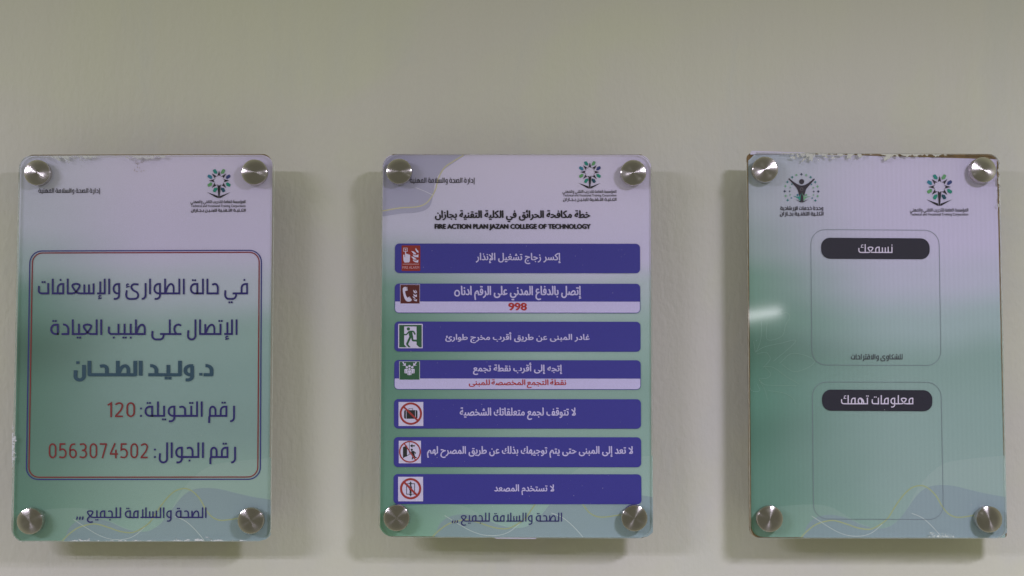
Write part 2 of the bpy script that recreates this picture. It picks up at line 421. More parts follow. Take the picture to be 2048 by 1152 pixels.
# ------------------------------------------------------------------ typeset lettering (built-in font of Blender)
FORMS = {}
for cp in range(0xFE70, 0xFEFD):
    d = unicodedata.decomposition(chr(cp)).split()
    if d and d[0] in ('<isolated>', '<final>', '<initial>', '<medial>'):
        FORMS[(''.join(chr(int(h, 16)) for h in d[1:]), d[0][1:-1])] = chr(cp)
def shape_ar(text):
    toks, i = [], 0
    while i < len(text):
        if text[i] == 'ل' and i + 1 < len(text) and text[i + 1] in 'اإأ': toks.append('ل' + text[i + 1]); i += 2
        else: toks.append(text[i]); i += 1
    out = []
    for k, c in enumerate(toks):
        if c == ' ': out.append(c); continue
        cr = k > 0 and toks[k - 1] != ' ' and joins_left(toks[k - 1])
        cl = k + 1 < len(toks) and joins_left(c) and toks[k + 1] != ' '
        out.append(FORMS.get((c, 'medial' if cr and cl else 'final' if cr else 'initial' if cl else 'isolated'), c))
    return ''.join(reversed(out))
def typeset(inkm, text, x0, x1, y0, y1, m, arabic=False, bold=0.0, lay=0, slope=0.0, gap=1.0):
    c = bpy.data.curves.new('type', 'FONT'); c.body = shape_ar(text) if arabic else text
    c.resolution_u = 3; c.space_word = gap
    o = bpy.data.objects.new('type', c); COL.objects.link(o)
    bpy.context.view_layer.update()
    me = bpy.data.meshes.new_from_object(o.evaluated_get(bpy.context.evaluated_depsgraph_get()))
    V = [(v.co.x, v.co.y) for v in me.vertices]; Fs = [tuple(p.vertices) for p in me.polygons]
    bpy.data.objects.remove(o); bpy.data.curves.remove(c); bpy.data.meshes.remove(me)
    ax, bx = min(v[0] for v in V), max(v[0] for v in V); ay, by = min(v[1] for v in V), max(v[1] for v in V)
    V = [(x0 + (x - ax) / (bx - ax) * (x1 - x0), y1 - (y - ay) / (by - ay) * (y1 - y0)) for x, y in V]
    e = abs(bold) * (y1 - y0) if bold > 0 else 0
    for q, (dx, dy) in enumerate(((0, 0), (-e, 0), (e, 0), (-e * .5, -e * .6), (e * .5, e * .6)) if e else ((0, 0),)):
        inkm.raw([(x + dx, y + dy + slope * (x - x0)) for x, y in V], Fs, m, lay + q * .4)

# ------------------------------------------------------------------ object helpers
def link(name, me, parent=None, label=None):
    o = bpy.data.objects.new(name, me); COL.objects.link(o)
    if parent: o.parent = parent
    if label: o['label'] = label
    return o
def mesh_of(name, V, Fs, mats, idx=None):
    me = bpy.data.meshes.new(name); me.from_pydata(V, [], Fs)
    for m in mats: me.materials.append(m)
    if idx: me.polygons.foreach_set('material_index', idx)
    me.update(); return me

Y_PRINT, Y_ACR0, Y_ACR1, Y_BOARD0 = 0.0375, 0.0387, 0.0417, 0.0340   # distances from the wall
class Sign:
    def __init__(s, label, quad):
        s.q = quad
        c = ray(sum(p[0] for p in quad) / 4, sum(p[1] for p in quad) / 4, Y_PRINT)
        s.c = Vector((c.x, 0, c.z))
        e = bpy.data.objects.new('wall_sign', None); COL.objects.link(e); e.empty_display_size = .05
        e.location = s.c; e['label'] = label; e['category'] = 'sign'; e['group'] = 'acrylic signs on the wall'; s.e = e
        tl, tr, br, bl = [ray(*p, Y_PRINT) for p in quad]
        s.W, s.H = (tr - tl).length, (bl - tl).length
    def uv(s, u, v):
        tl, tr, br, bl = [Vector(p) for p in s.q]
        p = (tl * (1 - u) + tr * u) * (1 - v) + (bl * (1 - u) + br * u) * v; return (p.x, p.y)
    def L(s, px, py, depth): return ray(px, py, depth) - s.c
    def slab(s, name, corners, r, d0, d1, mats, label=None):
        """a sheet with rounded corners; its faces are an inner quad, four edge strips and four corner fans"""
        rr = r if isinstance(r, (list, tuple)) else (r,) * 4
        ring, arcs, anch = [], [], []
        for i in range(4):
            c = Vector(corners[i]); a = Vector(corners[i - 1]); b = Vector(corners[(i + 1) % 4])
            rad, seg = (rr[i] if isinstance(rr[i], tuple) else (rr[i], 8))
            p0, p1 = c + (a - c).normalized() * rad, c + (b - c).normalized() * rad
            pts = rounded([(*a,), (c.x, c.y, rad), (*b,)], False, seg)[1:-1]
            arcs.append((len(ring), len(ring) + len(pts) - 1)); ring += pts; q = p0 + p1 - c; anch.append((q.x, q.y))
        n = len(ring); F1 = []
        for i in range(4):
            st, en = arcs[i]; A = n + i; nx = (i + 1) % 4
            F1 += [(A, k, k + 1) for k in range(st, en)]
            F1.append((A, en, arcs[nx][0], n + nx))
        F1.append((n, n + 1, n + 2, n + 3)); m = n + 4
        V = [s.L(x, y, d1) for x, y in ring + anch]; B = [Vector((p.x, -d0, p.z)) for p in V]
        Fs = F1 + [tuple(k + m for k in reversed(f)) for f in F1] + [(i, (i + 1) % n, (i + 1) % n + m, i + m) for i in range(n)]
        me = mesh_of(name, [tuple(v) for v in V + B], Fs, mats, [0] * (2 * len(F1)) + [len(mats) - 1] * n)
        bm = bmesh.new(); bm.from_mesh(me); bmesh.ops.recalc_face_normals(bm, faces=bm.faces); bm.to_mesh(me); bm.free()
        return link(name, me, s.e, label)
    def flat(s, name, ik, parent=None, label=None):
        V = [tuple(s.L(x, y, Y_PRINT + STEP * l)) for x, y, l in ik.v]
        me = mesh_of(name, V, ik.f, ik.mats, ik.m)
        bm = bmesh.new(); bm.from_mesh(me)
        fl = [f for f in bm.faces if f.normal.y > 0]
        bmesh.ops.reverse_faces(bm, faces=fl); bm.to_mesh(me); bm.free()
        return link(name, me, parent or s.e, label)

# ------------------------------------------------------------------ wall
bm = bmesh.new(); bmesh.ops.create_cube(bm, size=1)
for v in bm.verts: v.co = Vector((v.co.x * 4.0, v.co.y * .12 + .06, v.co.z * 3.0))
me = bpy.data.meshes.new('wall'); bm.to_mesh(me); bm.free(); me.materials.append(mat_wall())
wall = link('wall', me); wall['kind'] = 'structure'

# ------------------------------------------------------------------ the shared pieces of a sign
CAP_R, CAP_H = 0.0096, 0.0058
def lathe(prof, n=56, axis_y0=0.0):
    V, Fs = [], []
    for r, y in prof:
        for i in range(n): V.append((r * math.cos(2 * math.pi * i / n), y, r * math.sin(2 * math.pi * i / n)))
    for k in range(len(prof) - 1):
        for i in range(n): j = (i + 1) % n; Fs.append((k * n + i, k * n + j, (k + 1) * n + j, (k + 1) * n + i))
    V.append((0, prof[-1][1], 0)); c = len(V) - 1; k = len(prof) - 1
    for i in range(n): Fs.append((k * n + i, k * n + (i + 1) % n, c))
    return V, Fs
def smooth(me, ang=35):
    bm = bmesh.new(); bm.from_mesh(me); bmesh.ops.recalc_face_normals(bm, faces=bm.faces)
    for f in bm.faces: f.smooth = True
    for e in bm.edges: e.smooth = len(e.link_faces) == 2 and e.calc_face_angle(0) < R(ang)
    bm.to_mesh(me); bm.free()
b = .0007
V, Fs = lathe([(CAP_R - .0004, 0), (CAP_R, .0004), (CAP_R, -CAP_H + b), (CAP_R - b * .3, -CAP_H + b * .3), (CAP_R - b, -CAP_H), (CAP_R * .5, -CAP_H), (CAP_R * .12, -CAP_H)])
CAP_ME = mesh_of('standoff_cap', V, Fs, [M_STEEL]); smooth(CAP_ME)
V, Fs = lathe([(.0055, 0), (.0055, -(Y_BOARD0 - .0005)), (.004, -(Y_BOARD0 - .0004))], 32)
BARREL_ME = mesh_of('standoff_barrel', V, Fs, [M_DARK]); smooth(BARREL_ME)
def standoffs(sg, centres, rnd):
    for px, py, *tl_ in centres:
        tx, tz = tl_ or (0, 0); p = sg.L(px, py, Y_ACR1 + CAP_H)
        o = link('standoff', CAP_ME, sg.e); o.location = (p.x, -Y_ACR1 - .0001, p.z)
        o.rotation_euler = (R(tx + rnd.uniform(-.5, .5)), rnd.uniform(0, 6), R(tz + rnd.uniform(-.5, .5)))
        b_ = link('barrel', BARREL_ME, o); b_.matrix_parent_inverse = Matrix.Identity(4)
        b_.location = (0, Y_ACR1 - .0002, 0)

C_BLACK = (38, 34, 44); C_NAVYTXT = (41, 36, 90); C_RED = (106, 40, 44); C_WHITE = (163, 155, 190); C_BLUE = (51, 48, 121)
C_BLUELN = (54, 52, 112)
def waves(sg, top_corner=False):
    def m(pts): return [sg.uv((x / 3.413 - 22) / 519.0, (y / 3.413 + 840 - 310) / 774.0) for x, y in pts]
    ik = Ink(2)
    tin = lambda c, k: mat_print(*sg.grad, c, k)
    pale, grey, wht = tin((190, 210, 202), .06), tin((116, 128, 138), .72), tin((195, 210, 205), .5); yel = ink((134, 143, 110))
    ik.poly(m(catmull([(95, 655), (230, 622), (400, 604), (540, 602), (640, 622), (760, 690), (850, 735), (960, 764), (1060, 735), (1150, 640), (1240, 480), (1340, 372), (1440, 312), (1600, 285), (1844, 262)]) + [(1844, 770), (1830, 800), (1806, 818), (1770, 825), (165, 825), (125, 812), (103, 785), (95, 750)]), pale, 0)
    ik.poly(m(catmull([(440, 812), (470, 740), (525, 692), (610, 672), (690, 680), (760, 702), (830, 735), (900, 757), (960, 765), (1020, 757), (1080, 722), (1130, 668), (1180, 600), (1230, 535), (1280, 493), (1340, 471), (1420, 466), (1500, 475), (1600, 500), (1720, 527), (1846, 548)]) + [(1846, 790), (1815, 818), (1770, 828), (440, 828)]), grey, 1)
    ik.line(m(catmull([(425, 826), (470, 780), (530, 737), (600, 715), (660, 712), (740, 735), (820, 762), (900, 770), (960, 745), (1020, 700), (1060, 640), (1100, 580), (1150, 520), (1200, 482), (1260, 470), (1310, 490), (1360, 540), (1400, 610), (1440, 660), (1490, 685), (1550, 685), (1640, 670)])), 2.6, yel, 2)
    ik.line(m(catmull([(500, 680), (600, 745), (680, 790), (760, 815), (850, 815), (920, 790), (985, 735)])), 1.1, wht, 3)
    ik.line(m(catmull([(1190, 660), (1260, 690), (1320, 740), (1370, 795), (1395, 826)])), 1.2, wht, 3)
    sg.flat('wave_motif', ik)
    if top_corner:
        ik = Ink(2)
        def z(pts): return [(740 + x / 3.292, 290 + y / 3.292) for x, y in pts]
        ik.poly(z(catmull([(628, 66), (560, 112), (490, 160), (440, 210), (424, 262), (415, 330), (400, 390), (370, 425), (300, 445), (200, 452), (84, 470)]) + [(90, 130), (105, 90), (145, 67)]), tin((128, 126, 150), .7), 1)
        ik.line(z(catmull([(615, 68), (545, 110), (490, 150), (452, 215), (432, 290), (400, 350), (360, 390), (300, 408), (200, 414), (84, 434)])), 2.2, ink((164, 158, 128)), 2)
        ik.line(z(catmull([(300, 280), (350, 300), (415, 330)])), .9, wht, 3)
        sg.flat('corner_motif', ik)

def emblem(sg, cx, cy, k):
    ik = Ink(12); blk = ink((36, 32, 40))
    s = k / 10.47
    def P(pts): return [(cx + x * s, cy + y * s) for x, y in pts]
    def pol(r, a): return (r * math.cos(R(a)), -r * math.sin(R(a)))
    for a in (0, 45, 90, 135, 180, 225, 315):
        ik.poly(P([pol(214, a), pol(96, a + 21), pol(108, a + 8), pol(116, a), pol(108, a - 8), pol(96, a - 21)]), blk)
    ik.poly(P([(-34, 82), (-14, 90), (0, 112), (14, 90), (34, 82), (8, 362), (-14, 362)]), blk)
    ik.poly(P([(-255, 240), (-28, 318), (-22, 366), (-66, 350)]), blk); ik.poly(P([(242, 240), (18, 322), (14, 366), (52, 352)]), blk)
    cols = {67.5: (84, 128, 92), 22.5: (46, 54, 100), -22.5: (34, 112, 98), -67.5: (26, 62, 78), -112.5: (32, 114, 98), -157.5: (80, 128, 84), 157.5: (44, 102, 124), 112.5: (36, 110, 104)}
    for a, c in cols.items():
        sgn = 1 if (a % 90) > 45 else -1
        pts = [pol(148, a + 5 * sgn), pol(185, a + 11), pol(252, a + 7 - 2 * sgn), pol(262, a - 2 * sgn), pol(250, a - 7 - 2 * sgn), pol(185, a - 11)]
        ik.poly(P(pts), ink(c), 1)
    sg.flat('emblem', ik)

def mat_smear(seed, sx, sy, skew, lo, hi, col):
    m, nt, p, N, L = ntree('dried_wall_paint'); p.inputs['Base Color'].default_value = (*col, 1); p.inputs['Roughness'].default_value = .55
    uvn = nd(nt, 'ShaderNodeUVMap'); sp = nd(nt, 'ShaderNodeSeparateXYZ'); L.new(uvn.outputs[0], sp.inputs[0])       # u in pixels along the edge, v 0 at the edge .. 1
    def mth(op, a, b_):
        n = nd(nt, 'ShaderNodeMath', operation=op)
        for i_, v in enumerate((a, b_)):
            if isinstance(v, (int, float)): n.inputs[i_].default_value = v
            else: L.new(v, n.inputs[i_])
        return n.outputs[0]
    u, v, fade = sp.outputs[0], sp.outputs[1], sp.outputs[2]
    cb = nd(nt, 'ShaderNodeCombineXYZ'); L.new(mth('MULTIPLY', mth('ADD', u, mth('MULTIPLY', v, skew)), sx), cb.inputs[0]); L.new(mth('MULTIPLY', v, sy), cb.inputs[1]); cb.inputs[2].default_value = seed
    n1 = nd(nt, 'ShaderNodeTexNoise'); n1.inputs['Scale'].default_value = 1; n1.inputs['Detail'].default_value = 4; n1.inputs['Roughness'].default_value = .62; n1.inputs['Distortion'].default_value = .7
    L.new(cb.outputs[0], n1.inputs['Vector'])
    fall = mth('MULTIPLY', mth('POWER', v, .75), .36)
    at = nd(nt, 'ShaderNodeAttribute', attribute_name='ends')
    h = mth('SUBTRACT', mth('SUBTRACT', n1.outputs['Fac'], fall), at.outputs['Fac'])
    r = nd(nt, 'ShaderNodeMapRange'); r.interpolation_type = 'SMOOTHSTEP'; r.inputs[1].default_value = lo; r.inputs[2].default_value = hi; r.inputs[3].default_value = 0; r.inputs[4].default_value = .92
    L.new(h, r.inputs[0]); L.new(r.outputs[0], p.inputs['Alpha'])
    bp = nd(nt, 'ShaderNodeBump'); bp.inputs['Strength'].default_value = .65; bp.inputs['Distance'].default_value = .0014
    L.new(h, bp.inputs['Height']); L.new(bp.outputs[0], p.inputs['Normal']); return m
def smear(sg, a, b_, reach, seed, sx=.06, sy=2.2, skew=-6, lo=.30, hi=.42, col=(.60, .60, .55), n=40):
    """dried wall paint wiped over the acrylic: a thin film that starts on the edge line a-b and thins out inwards by `reach` pixels"""
    a, b_, rc = Vector(a), Vector(b_), Vector(reach); ln = (b_ - a).length
    V, UVs, E_, Fs = [], [], [], []
    rows = 5
    for i in range(n + 1):
        for k in range(rows + 1):
            q = a + (b_ - a) * i / n + rc * k / rows; V.append(tuple(sg.L(q.x, q.y, Y_ACR1 + .00008)))
            UVs.append((ln * i / n, k / rows)); t = i / n; e = min(1, min(t, 1 - t) / .12); E_.append((1 - e) * .25)
    for i in range(n):
        for k in range(rows): q = i * (rows + 1) + k; Fs.append((q, q + 1, q + rows + 2, q + rows + 1))
    me = mesh_of('paint_smear', V, Fs, [mat_smear(seed, sx, sy, skew, lo, hi, col)])
    ul = me.uv_layers.new(name='UVMap')
    for lp in me.loops: ul.data[lp.index].uv = UVs[lp.vertex_index]
    at = me.attributes.new('ends', 'FLOAT', 'POINT'); at.data.foreach_set('value', E_)
    bm = bmesh.new(); bm.from_mesh(me); bm.normal_update(); bmesh.ops.reverse_faces(bm, faces=[f for f in bm.faces if f.normal.y > 0]); bm.to_mesh(me); bm.free()
    return link('paint_smear', me, sg.e)
def specks(sg, n, seed, box, col=(190, 195, 200), lo=.25, hi=.8):
    rnd = random.Random(seed); bm = bmesh.new()
    for _ in range(n):
        x, y = rnd.uniform(box[0], box[2]), rnd.uniform(box[1], box[3]); r = lo + (hi - lo) * rnd.random() ** 3
        vs_ = [bm.verts.new(sg.L(x + r * math.cos(a + rnd.uniform(-.3, .3)) * rnd.uniform(.6, 1.3), y + r * math.sin(a) * rnd.uniform(.6, 1.3), Y_ACR1 + .00006)) for a in (0, 1.3, 2.5, 3.8, 5.1)]
        f = bm.faces.new(vs_); f.normal_update()
        if f.normal.y > 0: f.normal_flip()
    me = bpy.data.meshes.new('dust'); bm.to_mesh(me); bm.free(); me.materials.append(ink(col, .6))
    o = link('dust', me, sg.e); o['kind'] = 'stuff'
def lettering(sg, layer, fn, parent=None):
    ik = Ink(layer); fn(ik); return sg.flat('lettering', ik, parent)

# ================================================================== SIGN: clinic phone numbers
q1 = [(38, 311), (548, 309), (541, 1083), (22, 1084)]
A = Sign('left sign with large purple Arabic lines and red phone numbers inside a double border', q1)
A.slab('backing_board', [(50, 309.5), (542, 308), (534, 1080), (34, 1081)], 16, Y_BOARD0, Y_PRINT - .0006, [M_BOARD])
lavL = [(0, (157, 157, 172)), (0.16, (150, 152, 166)), (0.27, (127, 141, 145)), (0.36, (88, 116, 108)), (0.5, (65, 91, 80)), (0.62, (74, 104, 92)), (0.78, (79, 109, 98)), (1, (84, 120, 102))]
lavR = [(0, (166, 158, 182)), (0.24, (162, 155, 180)), (0.34, (148, 153, 166)), (0.46, (120, 140, 139)), (0.6, (116, 137, 136)), (0.72, (114, 135, 133)), (0.85, (124, 147, 139)), (1, (132, 157, 148))]
A.grad = ('printed_gradient', lavL, lavR, 1.3, A.W, A.H, False, 1.0)
A.slab('print_sheet', [(41, 311.5), (545, 310.5), (537.5, 1080.5), (26, 1081.5)], 20, Y_PRINT - .0005, Y_PRINT, [mat_print(*A.grad)])
A.slab('acrylic_plate', q1, 27, Y_ACR0, Y_ACR1, [M_ACR, M_RIM])
waves(A)
ik = Ink(10)
ik.line(rquad((60, 502), (523, 500.5), (520.5, 958.5), (52.5, 959), 24), 2.2, ink((46, 44, 104)), 0, True)
ik.line(rquad((65, 506), (518.5, 504.5), (515.5, 954), (57.5, 954.5), 20), 2.2, ink((110, 36, 42)), 0, True)
A.flat('border', ik)
emblem(A, 438.1, 361.3, 1.0)
t_blk = ink((48, 44, 56)); t_pur = ink(C_NAVYTXT); t_red = ink(C_RED); t_teal = ink((44, 66, 82))
lettering(A, 12, lambda k: kufi(k, 'إدارة الصحة والسلامة المهنية', 76.6, 200, 376.3, 385.5, t_blk, 14))
lettering(A, 12, lambda k: kufi(k, 'المؤسسة العامة للتدريب التقني والمهني', 381, 491, 400.4, 406, t_blk, 15))
lettering(A, 12, lambda k: typeset(k, 'Technical and Vocational Training Corporation', 382, 491, 409.2, 415.4, t_blk, bold=.012))
lettering(A, 12, lambda k: kufi(k, 'الكـليـة التـقنـية للبنـيـن بـجـازان', 382, 491, 417.4, 423.2, t_blk, 17))
lettering(A, 12, lambda k: kufi(k, 'في حالة الطوارئ والإسعافات', 75.6, 496, 557.3, 588.6, t_pur, 12.5))
lettering(A, 12, lambda k: kufi(k, 'الإتصال على طبيب العيادة', 100.6, 475, 638.8, 669.8, t_pur, 12.5))
lettering(A, 12, lambda k: kufi(k, 'د. ولـيـد الطـحـان', 147, 427, 721.5, 751.2, t_teal, 21))
lettering(A, 12, lambda k: kufi(k, 'رقم التحويلة:', 280, 470, 802.8, 833.5, t_pur, 12.5))
lettering(A, 12, lambda k: digits(k, '120', 214.5, 270, 804.5, 834.2, t_red))
lettering(A, 12, lambda k: kufi(k, 'رقم الجوال:', 308, 472, 884.8, 915.8, t_pur, 12.5))
lettering(A, 12, lambda k: digits(k, '0563074502', 97.5, 296, 886.4, 916.6, t_red))
lettering(A, 12, lambda k: kufi(k, 'الصحة والسلامة للجميع ,,,', 152, 413, 1014.8, 1036, t_pur, 12.5))
rnd = random.Random(5)
standoffs(A, [(73, 345, 0, 2.2), (508, 344), (59, 1042.5), (501, 1041.5)], rnd)
smear(A, (62, 311.5), (214, 311.2), (3, 28), 1.7, .075, 1.8, -14, .38, .52, (.58, .59, .60))
smear(A, (240, 311), (340, 310.8), (4, 16), 5.2, .07, 1.4, -10, .36, .46, (.58, .57, .62))
smear(A, (100, 1082.4), (535, 1082), (3, -13), 9.1, .055, 1.2, 8, .425, .48, (.62, .64, .66))
smear(A, (24.5, 846), (23.5, 942), (13, 0), 3.3, .11, 1.0, 0, .32, .46, (.62, .63, .70))
specks(A, 40, 3, (40, 320, 530, 1070))
dirt = [(274 + rnd.uniform(-5, 14), 322 + rnd.uniform(0, 22)) for _ in range(26)]
ik = Ink(9)
for x, y in dirt: ik.poly(disc(x, y, rnd.uniform(.4, 1.1), 6), ink((146, 136, 138)))
A.flat('dirt_marks', ik)

# ================================================================== SIGN: fire action plan
q2 = [(764, 308), (1304, 308.5), (1306, 1077), (757, 1074.5)]
B = Sign('middle sign with seven dark blue banners, each with a small pictogram at its left end', q2)
B.slab('backing_board', [(776, 308), (1292, 308.5), (1296, 1076), (770, 1073)], 14, Y_BOARD0, Y_PRINT - .0006, [M_BOARD])
l2 = [(0, (159, 153, 174)), (0.17, (157, 154, 174)), (0.27, (126, 138, 144)), (0.37, (92, 123, 112)), (0.48, (76, 112, 97)), (0.7, (80, 116, 102)), (0.88, (82, 121, 104)), (1, (90, 134, 107))]
r2 = [(0, (167, 159, 184)), (0.26, (163, 156, 182)), (0.34, (145, 154, 161)), (0.46, (128, 148, 145)), (0.62, (116, 140, 134)), (0.78, (122, 146, 140)), (1, (137, 161, 156))]
B.grad = ('printed_gradient', l2, r2, 4.1, B.W, B.H, False, 1.0)
B.slab('print_sheet', [(766, 309.5), (1301.5, 310), (1303, 1074.5), (760, 1072)], 22, Y_PRINT - .0005, Y_PRINT, [mat_print(*B.grad)])
B.slab('acrylic_plate', q2, 32, Y_ACR0, Y_ACR1, [M_ACR, M_RIM])
B.slab('paper_tab', [(985, 1072), (1076, 1073), (1071, 1078.4), (992, 1077.6)], .4, Y_PRINT - .0012, Y_PRINT - .0009, [M_PAPER])
waves(B, True)
emblem(B, 1179.8, 344.1, .945)
lettering(B, 12, lambda k: kufi(k, 'إدارة الصحة والسلامة المهنية', 819.6, 949.6, 355.2, 365.4, t_blk, 14))
lettering(B, 12, lambda k: kufi(k, 'المؤسسة العامة للتدريب التقني والمهني', 1125, 1232.7, 380, 385.6, t_blk, 14))
lettering(B, 12, lambda k: typeset(k, 'Technical and Vocational Training Corporation', 1126, 1232.7, 388.1, 394.2, t_blk, bold=.008))
lettering(B, 12, lambda k: kufi(k, 'الكـليـة التـقنـية للبنـيـن بـجـازان', 1126.4, 1232.7, 395.6, 401.6, t_blk, 15))
t_head = ink((34, 30, 38))
lettering(B, 12, lambda k: typeset(k, 'خطة مكافحة الحرائق في الكلية التقنية بجازان', 870.5, 1180, 420.2, 444, t_head, True, .036, gap=.95))
lettering(B, 12, lambda k: typeset(k, 'FIRE ACTION PLAN JAZAN COLLEGE OF TECHNOLOGY', 869.9, 1180.8, 448.3, 460.3, t_head, bold=.085))
lettering(B, 12, lambda k: kufi(k, 'الصحة والسلامة للجميع ,,,', 903.5, 1124, 1025.3, 1043.2, t_pur, 12))
m_blue, m_white, m_icw = ink(C_BLUE), ink(C_WHITE), ink((172, 165, 190))
m_rd, m_mar, m_grn, m_sred, m_sblk = ink((116, 38, 36)), ink((74, 32, 34)), ink((42, 74, 54)), ink((130, 46, 46)), ink((36, 36, 38))
def zz(ox, oy, k): return lambda pts: [(ox + x / k, oy + y / k) for x, y in pts]

def pic_alarm(k):
    z = zz(790, 485, 8.862)
    k.poly(z(rrect(115, 50, 450, 505, 22)), m_rd)
    k.line(z([(153, 98), (217, 98), (217, 157), (153, 157)]), .9, m_icw, 1, True)
    k.poly(z([(186, 108), (192, 122), (206, 128), (192, 134), (186, 148), (180, 134), (166, 128), (180, 122)]), m_icw, 1)
    k.poly(z([(146, 222), (158, 212), (168, 222), (172, 262), (178, 262), (178, 158), (186, 148), (194, 158), (197, 202), (208, 194), (220, 208), (234, 202), (244, 218), (258, 212), (268, 228), (262, 330), (250, 352), (170, 355), (150, 320)]), m_icw, 1.5)
    for f in ([(370, 92), (386, 128), (414, 150), (416, 188), (384, 166), (362, 128)], [(287, 152), (330, 158), (368, 192), (376, 212), (336, 208), (312, 180)],
              [(315, 208), (350, 226), (384, 224), (416, 210), (414, 262), (362, 260), (328, 240)], [(287, 248), (334, 256), (380, 296), (378, 306), (330, 302), (308, 274)],
              [(312, 304), (350, 320), (384, 320), (414, 304), (410, 356), (362, 350), (328, 332)]): k.poly(z(f), m_icw, 1)
    k.poly(z([(135, 379), (425, 379), (425, 387), (135, 387)]), ink((165, 140, 150)), 1)
    typeset(k, 'FIRE ALARM', 790 + 132 / 8.862, 790 + 428 / 8.862, 485 + 420 / 8.862, 485 + 465 / 8.862, ink((168, 130, 140)), lay=1)
def pic_phone(k):
    z = zz(790, 485, 8.862)
    k.poly(z(rrect(90, 742, 442, 1085)), ink((150, 140, 160))); k.poly(z(rrect(98, 751, 434, 1080)), m_mar, 1)
    k.poly(z(catmull([(136, 812), (160, 792), (195, 789), (206, 854), (180, 862), (190, 920), (218, 980), (244, 966), (290, 1030), (242, 1048), (200, 1035), (165, 980), (142, 890), (136, 812)], 3)), m_icw, 2)
    k.poly(z([(204, 788), (214, 788), (223, 850), (212, 856)]), m_icw, 2); k.poly(z([(250, 958), (260, 960), (302, 1022), (292, 1028)]), m_icw, 2)
    for f in ([(322, 843), (345, 854), (368, 886), (372, 902), (348, 898), (330, 878)], [(357, 836), (380, 858), (394, 898), (374, 888)], [(320, 908), (352, 930), (390, 922), (386, 966), (352, 960), (332, 940)],
              [(308, 955), (336, 962), (368, 1000), (336, 990)], [(324, 1008), (355, 1014), (390, 1005), (388, 1042), (350, 1036)]): k.poly(z(f), m_icw, 2)
def pic_exit(k):
    z = zz(785, 640, 8.857); T = lambda p, w_, l=3: k.line(z(rounded([(*q, 18) for q in p])), w_ / 8.857, m_grn, l)
    k.poly(z(rrect(100, 68, 535, 500, 12)), m_icw); k.poly(z(rrect(118, 86, 518, 484)), m_grn, 1)
    k.poly(z([(207, 115), (426, 115), (426, 438), (476, 484), (252, 484), (207, 436)]), m_icw, 2)
    k.poly(z([(207, 436), (252, 484), (207, 484)]), m_grn, 3); k.poly(z(disc(281, 157, 29)), m_grn, 3)
    T([(300, 200), (244, 262), (205, 256)], 25); T([(305, 202), (372, 200), (402, 258)], 27, 3.3); k.poly(z([(278, 200), (345, 186), (368, 310), (300, 312)]), m_grn, 3.6)
    T([(318, 296), (258, 425)], 38, 3.9); T([(346, 296), (357, 364), (450, 366)], 34, 4.2); k.poly(z([(240, 418), (278, 432), (322, 484), (286, 484), (244, 440)]), m_grn, 4.5)
def pic_assembly(k):
    z = zz(785, 640, 8.857)
    k.poly(z(rrect(118, 732, 486, 1058)), ink((140, 148, 150))); k.poly(z(rrect(129, 741, 474, 1056)), m_grn, 1)
    for sg_ in (1, -1):
        X = lambda x: 302 + (x - 302) * sg_
        k.line(z([(X(182), 744), (X(222), 800)]), 2.4, m_icw, 2); k.poly(z([(X(236), 752), (X(236), 814), (X(172), 802), (X(212), 790)]), m_icw, 2.3)
        k.poly(z(disc(X(254), 836, 21)), m_icw, 2); k.poly(z(rrect(min(X(212), X(276)), 866, max(X(212), X(276)), 946, 14)), m_icw, 2)
        k.line(z([(X(231), 890), (X(231), 946)]), .5, m_grn, 2.5)
    k.poly(z(disc(301, 818, 21)), m_icw, 2.2); k.poly(z(rrect(258, 886, 342, 980, 16)), m_grn, 3); k.poly(z(disc(301, 868, 24)), m_grn, 3); k.poly(z(disc(301, 868, 20)), m_icw, 4)
    k.poly(z(rrect(264, 892, 336, 976, 14)), m_icw, 4); k.line(z([(284, 915), (284, 976)]), .5, m_grn, 4.4); k.line(z([(318, 915), (318, 976)]), .5, m_grn, 4.4)
def ban(k, cx, cy, rad, wd, a, b_, z):
    k.line(z([(cx + (rad - wd / 2) * math.cos(i * math.pi / 28), cy + (rad - wd / 2) * math.sin(i * math.pi / 28)) for i in range(56)]), wd / 5.36, m_sred, 5, True)
    k.line(z([a, b_]), wd * .92 / 5.36, m_sred, 6)
def pic_luggage(k):
    z = zz(785, 795, 5.36); k.poly(z(rrect(65, 48, 330, 305)), m_icw)
    k.poly(z(rrect(124, 135, 268, 228, 16)), m_sblk, 1); k.line(z([(175, 137), (175, 120), (217, 120), (217, 137)]), 1.0, m_sblk, 2)
    for x in (147, 246): k.line(z([(x, 138), (x, 226)]), .9, m_icw, 2)
    ban(k, 196, 173, 120, 21, (112, 92), (278, 254), z)
def pic_return(k):
    z = zz(785, 795, 5.36); k.poly(z(rrect(67, 463, 305, 705)), m_icw); S_ = lambda p, w_, l=1: k.line(z(p), w_ / 5.36, m_sblk, l)
    k.poly(z([(112, 532), (156, 514), (156, 630), (112, 646)]), m_sblk, 1); S_([(180, 480), (180, 612)], 6); S_([(181, 610), (110, 648)], 6, 1.4)
    S_([(240, 518), (205, 518)], 13); k.poly(z([(188, 518), (214, 496), (214, 540)]), m_sblk, 1.5)
    k.poly(z(disc(207, 560, 12)), m_sblk, 1); k.poly(z([(200, 574), (232, 572), (238, 622), (214, 626)]), m_sblk, 1.3); S_([(220, 618), (212, 664)], 12, 2); S_(rounded([(230, 616), (240, 640, 4), (258, 646)]), 12, 2.3)
    S_([(208, 580), (190, 610)], 9, 2.6); S_(rounded([(224, 578), (244, 590, 4), (246, 604)]), 9, 2.9)
    ban(k, 187, 582, 117, 14, (128, 496), (248, 672), z)
